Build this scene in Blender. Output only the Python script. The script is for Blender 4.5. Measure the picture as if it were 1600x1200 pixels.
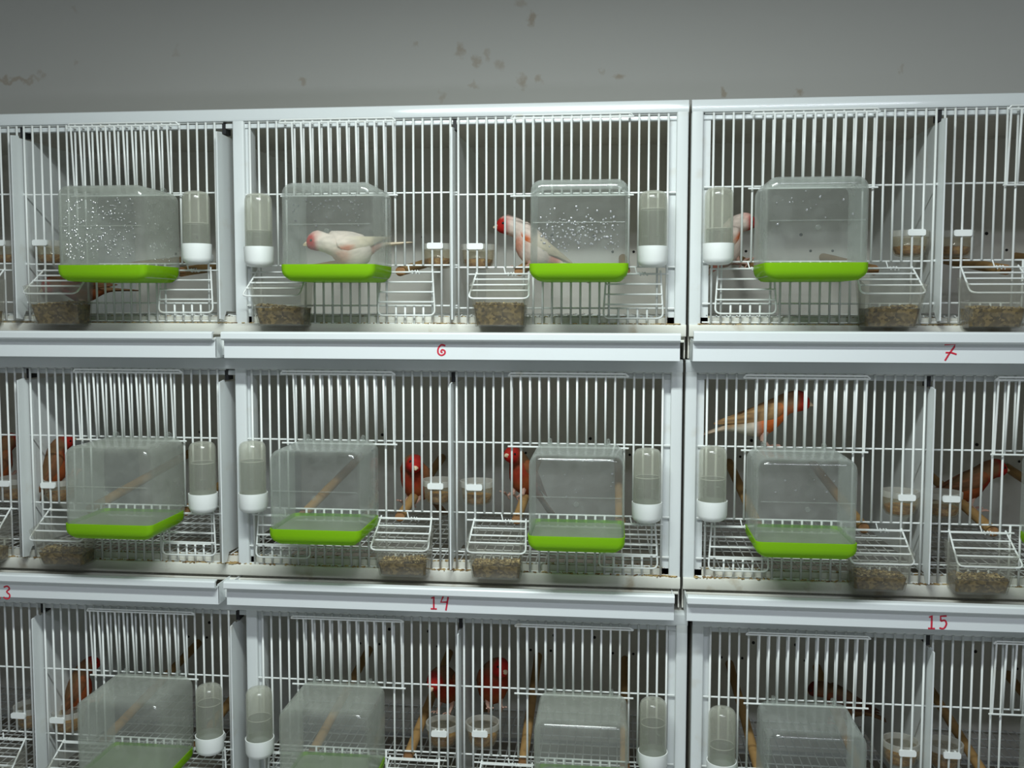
import bpy, math, random
from mathutils import Vector, Matrix
random.seed(7)
for o in list(bpy.data.objects): bpy.data.objects.remove(o)
SC = bpy.context.scene
COL = SC.collection
ZO = 1.30                       # height of the middle row's reference wire above the floor

# ------------------------------------------------------------------ camera
cam = bpy.data.cameras.new('camera'); camo = bpy.data.objects.new('camera', cam); COL.objects.link(camo)
yaw, pitch, roll = math.radians(5.9877), math.radians(-4.0520), math.radians(0.0758)
fw = Vector((-math.sin(yaw)*math.cos(pitch), math.cos(yaw)*math.cos(pitch), math.sin(pitch)))
rg = Vector((math.cos(yaw), math.sin(yaw), 0)); up = rg.cross(fw)
r2 = math.cos(roll)*rg + math.sin(roll)*up; u2 = -math.sin(roll)*rg + math.cos(roll)*up
M = Matrix((r2, u2, -fw)).transposed().to_4x4(); M.translation = Vector((0, -1.2237, 0.1754+ZO))
camo.matrix_world = M
cam.sensor_fit = 'HORIZONTAL'; cam.sensor_width = 36; cam.lens = 36*1500/1600; cam.shift_y = -14.0/1600
cam.clip_start = 0.02
SC.camera = camo

# ------------------------------------------------------------------ world, lamp light, exposure
w = bpy.data.worlds.new('room_ambient'); SC.world = w; w.use_nodes = True
w.node_tree.nodes['Background'].inputs[0].default_value = (0.80, 0.88, 1.0, 1)
w.node_tree.nodes['Background'].inputs[1].default_value = 0.05
LAMP = Vector((-0.15, -0.68, 0.73+ZO))
la = bpy.data.lights.new('tube_light', 'AREA'); la.shape = 'RECTANGLE'; la.size = 0.52; la.size_y = 0.07
la.energy = 10.4; la.color = (0.90, 1.0, 0.975)
lo = bpy.data.objects.new('tube_light', la); COL.objects.link(lo); lo.location = LAMP - Vector((0, 0, .012))
la2 = bpy.data.lights.new('rear_fill_light', 'AREA'); la2.shape = 'RECTANGLE'; la2.size = 1.2; la2.size_y = 0.07  # unseen fill added behind the camera to lift the shaded parts
la2.energy = 11; la2.color = (0.84, 0.90, 1.0)
lo2 = bpy.data.objects.new('rear_fill_light', la2); COL.objects.link(lo2); lo2.location = (0.3, -1.75, 2.364)
SC.view_settings.view_transform = 'Standard'; SC.view_settings.look = 'None'
SC.view_settings.gamma = 1; SC.view_settings.use_curve_mapping = False
SC.view_settings.exposure = 0.35
try:
    SC.cycles.transparent_max_bounces = 32
except Exception: pass

# ------------------------------------------------------------------ mesh helpers
class MB:
    def __init__(s): s.v = []; s.f = []; s.m = []; s.mi = 0
    def add(s, vs, fs):
        b = len(s.v); s.v += [tuple(x) for x in vs]
        for f in fs: s.f.append(tuple(b+i for i in f)); s.m.append(s.mi)
    def box(s, lo, hi):
        x0,y0,z0 = lo; x1,y1,z1 = hi
        s.add([(x0,y0,z0),(x1,y0,z0),(x1,y1,z0),(x0,y1,z0),(x0,y0,z1),(x1,y0,z1),(x1,y1,z1),(x0,y1,z1)],
              [(0,3,2,1),(4,5,6,7),(0,1,5,4),(1,2,6,5),(2,3,7,6),(3,0,4,7)])
    def loft(s, loops, cap0=True, cap1=True):
        n = len(loops[0]); b = len(s.v)
        for L in loops: s.v += [tuple(p) for p in L]
        for k in range(len(loops)-1):
            for i in range(n):
                j = (i+1) % n
                s.f.append((b+k*n+i, b+k*n+j, b+(k+1)*n+j, b+(k+1)*n+i)); s.m.append(s.mi)
        if cap0: s.f.append(tuple(b+i for i in range(n))[::-1]); s.m.append(s.mi)
        if cap1: s.f.append(tuple(b+(len(loops)-1)*n+i for i in range(n))); s.m.append(s.mi)
    def prism(s, prof, axis, a0, a1):
        # prof: list of 2D points in the plane of the other two axes (ordered)
        def P(p, a):
            return {'x': (a, p[0], p[1]), 'y': (p[0], a, p[1]), 'z': (p[0], p[1], a)}[axis]
        s.loft([[P(p, a0) for p in prof], [P(p, a1) for p in prof]])
    def rbar(s, axis, a0, a1, lo, hi, r, n=3):
        s.prism(rrect(lo[0], lo[1], hi[0], hi[1], r, n), axis, a0, a1)
    def tube(s, pts, r, n=6, closed=False, rs=None):
        pts = [Vector(p) for p in pts]; loops = []; N = len(pts); ref = None
        for i, p in enumerate(pts):
            if closed: t = (pts[(i+1) % N] - pts[i-1])
            else: t = pts[min(i+1, N-1)] - pts[max(i-1, 0)]
            t.normalize()
            if ref is None:
                ref = Vector((0,0,1)) if abs(t.z) < .9 else Vector((1,0,0))
            a = ref - t*ref.dot(t)
            if a.length < 1e-6: a = t.orthogonal()
            a.normalize(); ref = a; b = t.cross(a)
            rr = rs[i] if rs else r
            loops.append([p + a*math.cos(2*math.pi*k/n)*rr + b*math.sin(2*math.pi*k/n)*rr for k in range(n)])
        if closed: s.loft(loops + [loops[0]], False, False)
        else: s.loft(loops)
    def lathe(s, prof, c=(0,0,0), n=20, cap0=True, cap1=True):
        loops = [[(c[0]+r*math.cos(2*math.pi*k/n), c[1]+r*math.sin(2*math.pi*k/n), c[2]+z) for k in range(n)] for r, z in prof]
        s.loft(loops, cap0, cap1)
    def blob(s, c, rx, ry, rz, n=6, m=4, rot=None):
        loops = []
        for k in range(1, m):
            th = math.pi*k/m
            L = [Vector((rx*math.sin(th)*math.cos(2*math.pi*i/n), ry*math.sin(th)*math.sin(2*math.pi*i/n), -rz*math.cos(th))) for i in range(n)]
            loops.append([(rot @ p if rot else p) + Vector(c) for p in L])
        s.loft(loops)
    def build(s, name, mat, parent=None, loc=(0,0,0), smooth=False, kind=None):
        me = bpy.data.meshes.new(name); me.from_pydata(s.v, [], s.f); me.update()
        mats = mat if isinstance(mat, (list, tuple)) else [mat]
        for m in mats: me.materials.append(m)
        if len(mats) > 1: me.polygons.foreach_set('material_index', s.m)
        if smooth:
            me.polygons.foreach_set('use_smooth', [True]*len(me.polygons))
            try: me.set_sharp_from_angle(angle=math.radians(38))
            except Exception: pass
        return link(name, me, parent, loc, kind)
def rrect(x0, y0, x1, y1, r, n=3):
    P = []
    for cx, cy, a in ((x1-r, y1-r, 0), (x0+r, y1-r, 90), (x0+r, y0+r, 180), (x1-r, y0+r, 270)):
        for k in range(n+1):
            t = math.radians(a + 90*k/n); P.append((cx+r*math.cos(t), cy+r*math.sin(t)))
    return P
def link(name, me, parent=None, loc=(0,0,0), kind=None):
    o = bpy.data.objects.new(name, me); COL.objects.link(o); o.location = loc
    if parent is not None: o.parent = parent
    if kind: o['kind'] = kind
    return o
def empty(name, loc, label, cat, group=None, rz=0):
    o = bpy.data.objects.new(name, None); COL.objects.link(o); o.location = loc; o.rotation_euler[2] = rz
    o.empty_display_size = .03
    return tag(o, label, cat, group)
def tag(o, label, cat=None, group=None, kind=None):
    o['label'] = label
    if cat: o['category'] = cat
    if group: o['group'] = group
    if kind: o['kind'] = kind
    return o

# ------------------------------------------------------------------ materials
def newmat(name):
    m = bpy.data.materials.new(name); m.use_nodes = True; nt = m.node_tree
    nt.nodes.clear(); out = nt.nodes.new('ShaderNodeOutputMaterial'); return m, nt, out
def N(nt, t, **kw):
    n = nt.nodes.new(t)
    for k, v in kw.items(): setattr(n, k, v)
    return n
def paint(name, col, rough=.35, dirt=None, dirt_amt=0.0, scale=40, spec=.5, bump=0.0):
    m, nt, out = newmat(name); b = N(nt, 'ShaderNodeBsdfPrincipled')
    b.inputs['Roughness'].default_value = rough; b.inputs['Specular IOR Level'].default_value = spec
    tc = N(nt, 'ShaderNodeTexCoord'); no = N(nt, 'ShaderNodeTexNoise'); no.inputs['Scale'].default_value = scale
    no.inputs['Detail'].default_value = 5
    nt.links.new(tc.outputs['Object'], no.inputs['Vector'])
    rp = N(nt, 'ShaderNodeValToRGB'); rp.color_ramp.elements[0].position = .60; rp.color_ramp.elements[1].position = .78
    c = (*col, 1); d = (*(dirt or [x*.85 for x in col]), 1)
    rp.color_ramp.elements[0].color = (0,0,0,1); rp.color_ramp.elements[1].color = (dirt_amt,)*3+(1,)
    nt.links.new(no.outputs['Fac'], rp.inputs['Fac'])
    mx = N(nt, 'ShaderNodeMix', data_type='RGBA'); mx.inputs[6].default_value = c; mx.inputs[7].default_value = d
    nt.links.new(rp.outputs['Color'], mx.inputs[0]); nt.links.new(mx.outputs[2], b.inputs['Base Color'])
    if bump:
        bp = N(nt, 'ShaderNodeBump'); bp.inputs['Strength'].default_value = bump; bp.inputs['Distance'].default_value = .001
        nt.links.new(no.outputs['Fac'], bp.inputs['Height']); nt.links.new(bp.outputs[0], b.inputs['Normal'])
    nt.links.new(b.outputs[0], out.inputs[0]); return m
def plastic(name, milk, mcol=(.8,.83,.8), tint=(.97,.98,.97), edge=.25, rough=.08, streak=0.0, translucent=.5, base=.035, gloss=.45):
    m, nt, out = newmat(name)
    tr = N(nt, 'ShaderNodeBsdfTransparent'); tr.inputs[0].default_value = (*tint, 1)
    df = N(nt, 'ShaderNodeBsdfDiffuse'); df.inputs[0].default_value = (*mcol, 1)
    tl = N(nt, 'ShaderNodeBsdfTranslucent'); tl.inputs[0].default_value = (*mcol, 1)
    mi = N(nt, 'ShaderNodeMixShader'); mi.inputs[0].default_value = translucent
    nt.links.new(df.outputs[0], mi.inputs[1]); nt.links.new(tl.outputs[0], mi.inputs[2])
    lw = N(nt, 'ShaderNodeLayerWeight'); lw.inputs[0].default_value = .5
    pw = N(nt, 'ShaderNodeMath', operation='POWER'); pw.inputs[1].default_value = 2.2
    nt.links.new(lw.outputs['Facing'], pw.inputs[0])
    ma = N(nt, 'ShaderNodeMath', operation='MULTIPLY_ADD'); ma.inputs[1].default_value = edge; ma.inputs[2].default_value = milk
    nt.links.new(pw.outputs[0], ma.inputs[0]); fac = ma.outputs[0]
    if streak:
        tc = N(nt, 'ShaderNodeTexCoord'); no = N(nt, 'ShaderNodeTexNoise'); no.inputs['Scale'].default_value = 60
        no.inputs['Detail'].default_value = 6; nt.links.new(tc.outputs['Object'], no.inputs['Vector'])
        sc = N(nt, 'ShaderNodeMapRange'); sc.inputs[1].default_value = .4; sc.inputs[2].default_value = .75
        sc.inputs[3].default_value = 0; sc.inputs[4].default_value = streak
        nt.links.new(no.outputs['Fac'], sc.inputs[0])
        ad = N(nt, 'ShaderNodeMath', operation='ADD', use_clamp=True)
        nt.links.new(fac, ad.inputs[0]); nt.links.new(sc.outputs[0], ad.inputs[1]); fac = ad.outputs[0]
    m1 = N(nt, 'ShaderNodeMixShader'); nt.links.new(fac, m1.inputs[0])
    nt.links.new(tr.outputs[0], m1.inputs[1]); nt.links.new(mi.outputs[0], m1.inputs[2])
    gl = N(nt, 'ShaderNodeBsdfGlossy'); gl.inputs['Roughness'].default_value = rough
    l2 = N(nt, 'ShaderNodeLayerWeight'); l2.inputs[0].default_value = .5
    p5 = N(nt, 'ShaderNodeMath', operation='POWER'); p5.inputs[1].default_value = 5; nt.links.new(l2.outputs['Facing'], p5.inputs[0])
    fr = N(nt, 'ShaderNodeMath', operation='MULTIPLY_ADD'); fr.inputs[1].default_value = gloss; fr.inputs[2].default_value = base
    nt.links.new(p5.outputs[0], fr.inputs[0])
    m2 = N(nt, 'ShaderNodeMixShader'); nt.links.new(fr.outputs[0], m2.inputs[0])
    nt.links.new(m1.outputs[0], m2.inputs[1]); nt.links.new(gl.outputs[0], m2.inputs[2])
    nt.links.new(m2.outputs[0], out.inputs[0]); return m
def speckle(name, c1, c2, c3, scale=220, rough=.8):
    m, nt, out = newmat(name); b = N(nt, 'ShaderNodeBsdfPrincipled'); b.inputs['Roughness'].default_value = rough
    tc = N(nt, 'ShaderNodeTexCoord'); vo = N(nt, 'ShaderNodeTexVoronoi'); vo.inputs['Scale'].default_value = scale
    nt.links.new(tc.outputs['Object'], vo.inputs['Vector'])
    sp = N(nt, 'ShaderNodeSeparateColor'); nt.links.new(vo.outputs['Color'], sp.inputs[0])
    rp = N(nt, 'ShaderNodeValToRGB'); e = rp.color_ramp.elements
    e[0].color = (*c1,1); e[1].color = (*c3,1); k = e.new(.5); k.color = (*c2,1)
    nt.links.new(sp.outputs[0], rp.inputs['Fac']); nt.links.new(rp.outputs[0], b.inputs['Base Color'])
    nt.links.new(b.outputs[0], out.inputs[0]); return m
def vcol(name, rough=.75):
    m, nt, out = newmat(name); b = N(nt, 'ShaderNodeBsdfPrincipled'); b.inputs['Roughness'].default_value = rough
    b.inputs['Specular IOR Level'].default_value = .2
    at = N(nt, 'ShaderNodeAttribute', attribute_name='plumage')
    tc = N(nt, 'ShaderNodeTexCoord'); no = N(nt, 'ShaderNodeTexNoise'); no.inputs['Scale'].default_value = 260
    mp = N(nt, 'ShaderNodeMapping'); mp.inputs['Scale'].default_value = (.25, 1, 1)
    nt.links.new(tc.outputs['Object'], mp.inputs[0]); nt.links.new(mp.outputs[0], no.inputs['Vector'])
    mr = N(nt, 'ShaderNodeMapRange'); mr.inputs[3].default_value = .72; mr.inputs[4].default_value = 1.25
    nt.links.new(no.outputs['Fac'], mr.inputs[0])
    mx = N(nt, 'ShaderNodeVectorMath', operation='SCALE'); nt.links.new(at.outputs['Color'], mx.inputs[0])
    nt.links.new(mr.outputs[0], mx.inputs['Scale']); nt.links.new(mx.outputs[0], b.inputs['Base Color'])
    nt.links.new(b.outputs[0], out.inputs[0]); return m

WHITE = paint('white_enamel', (.75,.78,.78), .30, (.55,.48,.36), .35, 30)
BEAM = paint('white_enamel_gloss', (.70,.73,.735), .12, (.6,.55,.45), .15, 25)
WIRE = paint('white_coated_wire', (.84,.86,.84), .32, (.70,.64,.50), .6, 55)
PANEL = paint('white_sheet_panel', (.80,.78,.71), .55, (.34,.28,.20), .30, 26)
RAIL = paint('stained_white_rail', (.76,.75,.68), .45, (.36,.25,.12), .85, 26)
TRAYM = paint('white_tray_enamel', (.78,.81,.82), .33, (.6,.55,.5), .12, 18)
TRAYIN = paint('soiled_tray_floor', (.30,.27,.22), .8, (.12,.09,.06), .9, 60)
BLACK = paint('slot_shade', (.015,.015,.017), .6)
CLEAR = plastic('clear_bath_plastic', .075, edge=.42, streak=.06, rough=.12)
FROST = plastic('frosted_bath_plastic', .15, edge=.42, streak=.08, rough=.16, mcol=(.74,.76,.70))
DROPM = plastic('water_bead', .06, edge=.1, rough=.22, base=.55, gloss=.4)
BOTTLE = plastic('drinker_tube_plastic', .17, mcol=(.86,.86,.77), edge=.40, tint=(.98,.98,.96), rough=.18)
WATER = plastic('drinking_water', .03, mcol=(.7,.72,.66), edge=.10, tint=(.74,.76,.75), rough=.05, base=.03, gloss=.3)
BWATER = plastic('cloudy_bath_water', .45, mcol=(.62,.66,.52), tint=(.9,.96,.85), edge=.30, rough=.06, base=.04, gloss=.6)
CUPPL = plastic('cup_plastic', .12, mcol=(.80,.76,.66), edge=.3, tint=(.96,.94,.88))
FEEDPL = plastic('feeder_plastic', .045, mcol=(.74,.72,.68), edge=.28, streak=.07, tint=(.95,.95,.93))
LIME = plastic('lime_plastic', .74, mcol=(.40,.72,.012), tint=(.7,1,.25), edge=.15, rough=.2, translucent=.45, base=.03, gloss=.25)
RINGM = plastic('cup_ring_plastic', .55, mcol=(.86,.85,.80), edge=.3, rough=.3)
CAPM = paint('white_moulded_plastic', (.88,.90,.88), .4)
SEED = speckle('mixed_seed', (.05,.032,.008), (.17,.115,.035), (.30,.21,.08), 300)
SEEDC = speckle('seed_grains', (.10,.065,.02), (.36,.25,.09), (.66,.52,.26), 330)
EGG = speckle('egg_food', (.26,.10,.015), (.40,.20,.04), (.52,.33,.10), 300)
HUSK = speckle('seed_husks', (.16,.08,.03), (.42,.27,.10), (.60,.46,.22), 150)
WOOD = paint('perch_wood', (.46,.27,.10), .7, (.26,.14,.06), .8, 45, bump=.4)
WOODEND = paint('perch_end_grain', (.30,.15,.06), .8, (.2,.1,.05), .8, 180)
REDINK = paint('red_marker_ink', (.62,.02,.05), .5)
HOLE = paint('drilled_hole_shadow', (.02,.018,.016), .8)
PLUM = vcol('plumage'); BEAKM = paint('beak_horn', (.80,.62,.42), .4); EYEM = paint('bird_eye', (.01,.008,.008), .15)
LEGM = paint('bird_leg_skin', (.62,.38,.30), .6)
FLOORM = paint('tiled_floor', (.58,.58,.57), .5, (.3,.28,.25), .5, 6)
CEILM = paint('ceiling_paint', (.72,.72,.70), .8); ROOMW = paint('room_wall_paint', (.74,.75,.75), .8, (.5,.48,.42), .3, 5)
STEEL = paint('lamp_housing_enamel', (.78,.79,.78), .4)
STAND = paint('stand_steel', (.55,.56,.57), .45)

def wall_mat():
    m, nt, out = newmat('smudged_wall_paint'); b = N(nt, 'ShaderNodeBsdfPrincipled'); b.inputs['Roughness'].default_value = .75
    tc = N(nt, 'ShaderNodeTexCoord'); no = N(nt, 'ShaderNodeTexNoise'); no.inputs['Scale'].default_value = 70; no.inputs['Detail'].default_value = 4
    nt.links.new(tc.outputs['Object'], no.inputs['Vector'])
    dv = N(nt, 'ShaderNodeVectorMath', operation='MULTIPLY_ADD'); dv.inputs[1].default_value = (.03,.03,.03)
    nt.links.new(no.outputs['Color'], dv.inputs[0]); nt.links.new(tc.outputs['Object'], dv.inputs[2])
    acc = None
    spots = [(-.247,.590,.009,.013,.8),(-.222,.568,.007,.010,.7),(-.184,.563,.010,.010,.6),(-.205,.580,.006,.012,.5),
             (-.150,.534,.008,.012,.8),(-.1335,.634,.008,.010,.9),(-.15,.655,.012,.006,.5),(.004,.539,.010,.007,.9),(-.02,.55,.004,.004,.4),
             (.169,.513,.006,.009,.9),(.285,.508,.008,.008,.9),(-1.015,.557,.055,.005,.8),(-.12,.537,.006,.008,.7),
             (-.51,.543,.006,.005,.7),(-.28,.515,.007,.01,.5),(-.225,.531,.008,.006,.5),(-.96,.565,.007,.007,.5),(-.9,.585,.006,.006,.4),
             (.40,.66,.010,.006,.5),(.55,.655,.010,.006,.5),(-.32,.597,.004,.006,.5),(-.725,.595,.006,.010,.3),(-.90,.67,.006,.008,.3),(.44,.54,.004,.006,.4)]
    for x, z, rx, rz, a in spots:
        mp = N(nt, 'ShaderNodeVectorMath', operation='SUBTRACT'); mp.inputs[1].default_value = (x+.015, .015, z+ZO+.015)
        nt.links.new(dv.outputs[0], mp.inputs[0])
        sc = N(nt, 'ShaderNodeVectorMath', operation='MULTIPLY'); sc.inputs[1].default_value = (1/rx, 0, 1/rz); nt.links.new(mp.outputs[0], sc.inputs[0])
        ln = N(nt, 'ShaderNodeVectorMath', operation='LENGTH'); nt.links.new(sc.outputs[0], ln.inputs[0])
        mr = N(nt, 'ShaderNodeMapRange'); mr.inputs[1].default_value = .4; mr.inputs[2].default_value = 1.15; mr.inputs[3].default_value = a*.55; mr.inputs[4].default_value = 0
        nt.links.new(ln.outputs['Value'], mr.inputs[0])
        if acc is None: acc = mr.outputs[0]
        else:
            mxn = N(nt, 'ShaderNodeMath', operation='MAXIMUM'); nt.links.new(acc, mxn.inputs[0]); nt.links.new(mr.outputs[0], mxn.inputs[1]); acc = mxn.outputs[0]
    mx = N(nt, 'ShaderNodeMix', data_type='RGBA'); mx.inputs[6].default_value = (.60,.595,.565,1); mx.inputs[7].default_value = (.33,.22,.11,1)
    nt.links.new(acc, mx.inputs[0])
    nt.links.new(mx.outputs[2], b.inputs['Base Color']); nt.links.new(b.outputs[0], out.inputs[0]); return m

# ------------------------------------------------------------------ room shell
def slab(name, lo, hi, mat):
    b = MB(); b.box(lo, hi); o = b.build(name, mat); o['kind'] = 'structure'; return o
tag(slab('wall_back', (-2.2,.335,0), (2.2,.43,2.4), wall_mat()), 'grey painted wall with brown smudges above the cages')
slab('floor', (-2.2,-3.2,-.08), (2.2,.43,0), FLOORM)
slab('ceiling', (-2.2,-3.2,2.4), (2.2,.43,2.48), CEILM)
slab('wall_left', (-2.28,-3.2,0), (-2.2,.43,2.4), ROOMW); slab('wall_right', (2.2,-3.2,0), (2.28,.43,2.4), ROOMW)
slab('wall_front', (-2.28,-3.28,0), (2.28,-3.2,2.4), ROOMW)

# hooded tube lamp hanging in front of the cages, and an added fill lamp further back (both above the frame)
def lamp(loc, length, label, drop):
    r = empty('hooded_tube_lamp', loc, label, 'lamp')
    b = MB(); h = length/2+.03
    prof = [(-.075,-.010),(-.055,.045),(.055,.045),(.075,-.010),(.072,-.010),(.052,.042),(-.052,.042),(-.072,-.010)]
    b.prism(prof, 'x', -h, h); b.box((-h,-.06,-.0), (-h+.003,.06,.045)); b.box((h-.003,-.06,0), (h,.06,.045)); b.build('hood', STEEL, r)
    t = MB(); t.tube([(-h+.02,0,.022),(h-.02,0,.022)], .013, 12); t.build('tube', CAPM, r, smooth=True)
    for s in (-1, 1):
        b = MB(); b.tube([(s*h*.7,0,.045),(s*h*.7,0,drop)], .004, 6); b.build('hanging_rod', STEEL, r)
lamp(LAMP, .52, 'short hooded tube lamp hanging in front of the cages', 2.4-LAMP.z)
lamp(Vector((.3,-1.75,2.376)), 1.2, 'long hooded fill lamp added behind the camera', .024)

# ------------------------------------------------------------------ cage batteries
ZA = {1: .3225, 2: 0.0, 3: -.3255}
DX = {1: 0.0, 2: -.003, 3: .006}
X0 = {'5L': -1.0567, '5R': -.7827, '6L': -.4715, '6R': -.1974, '7L': .1219, '7R': .3959}
RIGHTTYPE = {'5L': False, '5R': True, '6L': False, '6R': True, '7L': False, '7R': True}
WDZ = {(1,'5L'): .003, (1,'5R'): .002, (1,'6L'): -.001, (1,'6R'): -.004, (1,'7L'): .002, (1,'7R'): .003}
P = .012; BR = .00146; DEPTH = .31
ROWN = {1: 'top', 2: 'middle', 3: 'bottom'}
TOP, BOTB, LIPB, HB, HH, HC, BB, RB, TZ = .1093, .0930, .0845, -.0925, -.1015, -.1445, -.1680, -.1840, -.2130
_bar = {}
def bar_mesh(name, L, r=BR):
    k = (name, round(L, 4))
    if k not in _bar:
        b = MB(); b.tube([(0,0,-L/2),(0,0,L/2)], r, 7); me = bpy.data.meshes.new(name); me.from_pydata(b.v, [], b.f)
        me.materials.append(WIRE); me.polygons.foreach_set('use_smooth', [len(p.vertices) == 4 for p in me.polygons]); _bar[k] = me
    return _bar[k]
def arc(p0, p1, p2, r, n=4):
    p0, p1, p2 = Vector(p0), Vector(p1), Vector(p2); a = (p0-p1).normalized(); c = (p2-p1).normalized()
    A = p1+a*r; C = p1+c*r
    return [A*(1-t)**2 + p1*2*t*(1-t) + C*t*t for t in [k/n for k in range(n+1)]]
def flap(parent, xa, xb, dz, opened):
    Y0 = -.0035; out, drop = (.044, .031) if opened else (.004, .0555)
    def q(x, t): return Vector((x, Y0-out*t, HH+dz-drop*t))
    b = MB()
    pts = [q(xa+.004, -.08)] + arc(q(xa+.004, 0), q(xa, 1), q(xb, 1), .008) + arc(q(xa, 1), q(xb, 1), q(xb-.004, 0), .008) + [q(xb-.004, -.08)]
    b.tube(pts, .0012, 6)
    for t in (.01, .24, .47, .70):
        e = .004*(1-t); o = Vector((0, -.0016, .0006)); b.tube([q(xa+e, t)+o, q(xb-e, t)+o], .0011, 6)
    b.tube([q(xa-.006, 0)+Vector((0,.0025,0)), q(xb+.006, 0)+Vector((0,.0025,0))], .0011, 6)
    # twisted closing wire
    xm = (xa+xb)/2
    b.tube([(xm+.002, Y0, HB+dz), (xm+.004, Y0-.002, HH+dz+.001), (xm+.012, Y0-.003, HH+dz+.001)], .0010, 5)
    b.tube([(xm+.006+.0022*math.cos(a*.9)*.3+a*.0008, Y0+.0022*math.cos(a*1.3), HH+dz+.0022*math.sin(a*1.3)) for a in range(16)], .0008, 5)
    return b.build('feeder_flap', WIRE, parent, smooth=True)
def wire_front(cage, off, row, comp):
    x0 = X0[comp]+DX[row]; dz = WDZ.get((row, comp), 0); R = RIGHTTYPE[comp]
    X = lambda i: x0 + (i if R else 22-i)*P       # i counted as in a right-hand compartment
    xa, xb = sorted((X(-.9), X(22.9)))
    b = MB()
    for z in (.0925, 0, HB, HC, BB): b.tube([(xa, .0022, z+dz*(1 if z < .09 else 0)), (xb, .0022, z+dz*(1 if z < .09 else 0))], .00115, 7)
    o = b.build('wire_front', WIRE, cage, off, smooth=True)
    def put(nm, i, z0, z1, y=0.0):
        c = link(nm, bar_mesh(nm, z1-z0), o, (X(i), y, (z0+z1)/2))
    for i in range(23):
        if 8 <= i <= 17:
            put('vertical_bar', i, dz, .0925)
            if i <= 15: put('vertical_bar', i, BB+dz, HB+dz)
            else: put('vertical_bar', i, BB+dz, HB+dz if i == 16 else HC+dz)
        elif i in (3,4,5,6): put('vertical_bar', i, HB+dz, .0925); put('vertical_bar', i, BB+dz, HC+dz)
        elif i in (18,19,20): put('vertical_bar', i, HB+dz, .0925); put('vertical_bar', i, BB+dz, HC+dz)
        else: put('vertical_bar', i, BB+dz, .0925)
    # raised sliding door
    d = MB(); xl, xr = sorted((X(5.7), X(18.4)))
    yt, yb = -.0105, -.0045; zt, zb = .0880, -.0035+dz
    pts = arc((xl, yb, zb), (xl, yt, zt), (xr, yt, zt), .004)
    d.tube([(xl, yt, zt), (xr, yt, zt)], .0012, 6); d.tube([(xl+.003, yt-.002, zt+.0036), (xr-.004, yt-.002, zt+.0036)], .0011, 6)
    d.tube([(xl, yt, zt), (xl+.003, yt-.002, zt+.0036)], .0011, 6); d.tube([(xr, yt, zt), (xr-.004, yt-.002, zt+.0036)], .0011, 6)
    d.tube([(xl-.001, yb-.0012, zb), (xr+.001, yb-.0012, zb)], .0012, 6)
    for xq in (X(6), X(17)): d.tube([(xq, yt, zt+.001), (xq, yb, zb-.001)], .0013, 6)
    do = d.build('sliding_door', WIRE, cage, off, smooth=True)
    ang = math.atan2(yb-yt, zt-zb)
    L = math.hypot(zt-zb, yt-yb)
    for i in range(7, 17):
        c = link('door_bar', bar_mesh('door_bar', L), do, (X(i), (yt+yb)/2, (zt+zb)/2)); c.rotation_euler[0] = ang
    return X, dz
def strokes(lines, parent, name, loc, label):
    b = MB()
    for L in lines: b.tube([(x/1000, 0, z/1000) for x, z in L], .0011, 6)
    b.v = [(x, y*.25, z) for x, y, z in b.v]
    o = b.build(name, REDINK, parent, loc); o['label'] = label
    return o
def smooth_line(pts, n=5):
    out = []
    for i in range(len(pts)-1):
        p0 = pts[max(i-1,0)]; p1 = pts[i]; p2 = pts[i+1]; p3 = pts[min(i+2, len(pts)-1)]
        for k in range(n):
            t = k/n
            out.append(tuple(.5*((2*p1[j]) + (-p0[j]+p2[j])*t + (2*p0[j]-5*p1[j]+4*p2[j]-p3[j])*t*t + (-p0[j]+3*p1[j]-3*p2[j]+p3[j])*t**3) for j in (0,1)))
    return out + [pts[-1]]
DIG = {
 '1': [[(-3,5.5),(0,8),(0,-8)],[(-4,-8),(4,-8)]],
 '3': [smooth_line([(-4,7),(1,8.5),(4,5),(0,1),(4,-3),(3,-7.5),(-1,-8.5),(-5,-6.5)])],
 '4': [[(-1,8.5),(-4,1),(4.5,1.5)],[(5.5,8),(2.5,-9.5)]],
 '5': [smooth_line([(-2.5,1.5),(2,2.5),(4,-2),(1,-7.5),(-4,-7)]),[(4,8),(-3,7.5),(-2.5,1.5)]],
 '6': [smooth_line([(5,5.5),(0,6.5),(-4,2),(-4,-4),(0,-6.5),(4,-4.5),(4.2,-1),(1,.5),(-.5,-2),(1.5,-3)])],
 '7': [[(-8,8.2),(4.5,9),(3,5),(-2,-2),(-7,-11)],[(-6.5,-1.5),(0,-1.5),(6,-3.5)]],
}
NUM = {(1,'5'): (['5'], -.8095, .1214), (1,'6'): (['6'], -.2127, .1216), (1,'7'): (['7'], .3984, .1237),
       (2,'5'): (['1','3'], -.8095, -.2062), (2,'6'): (['1','4'], -.2173, -.2005), (2,'7'): (['1','5'], .3927, -.2035),
       (3,'5'): (['2','1'][:0], 0, 0), (3,'6'): ([], 0, 0), (3,'7'): ([], 0, 0)}
TRAYX = {'5': (-1.075, -.5062), '6': (-.4945, .0815), '7': (.0970, .6750)}
UNITNO = {(1,'5'): '5', (1,'6'): '6', (1,'7'): '7', (2,'5'): '13', (2,'6'): '14', (2,'7'): '15'}
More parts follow.
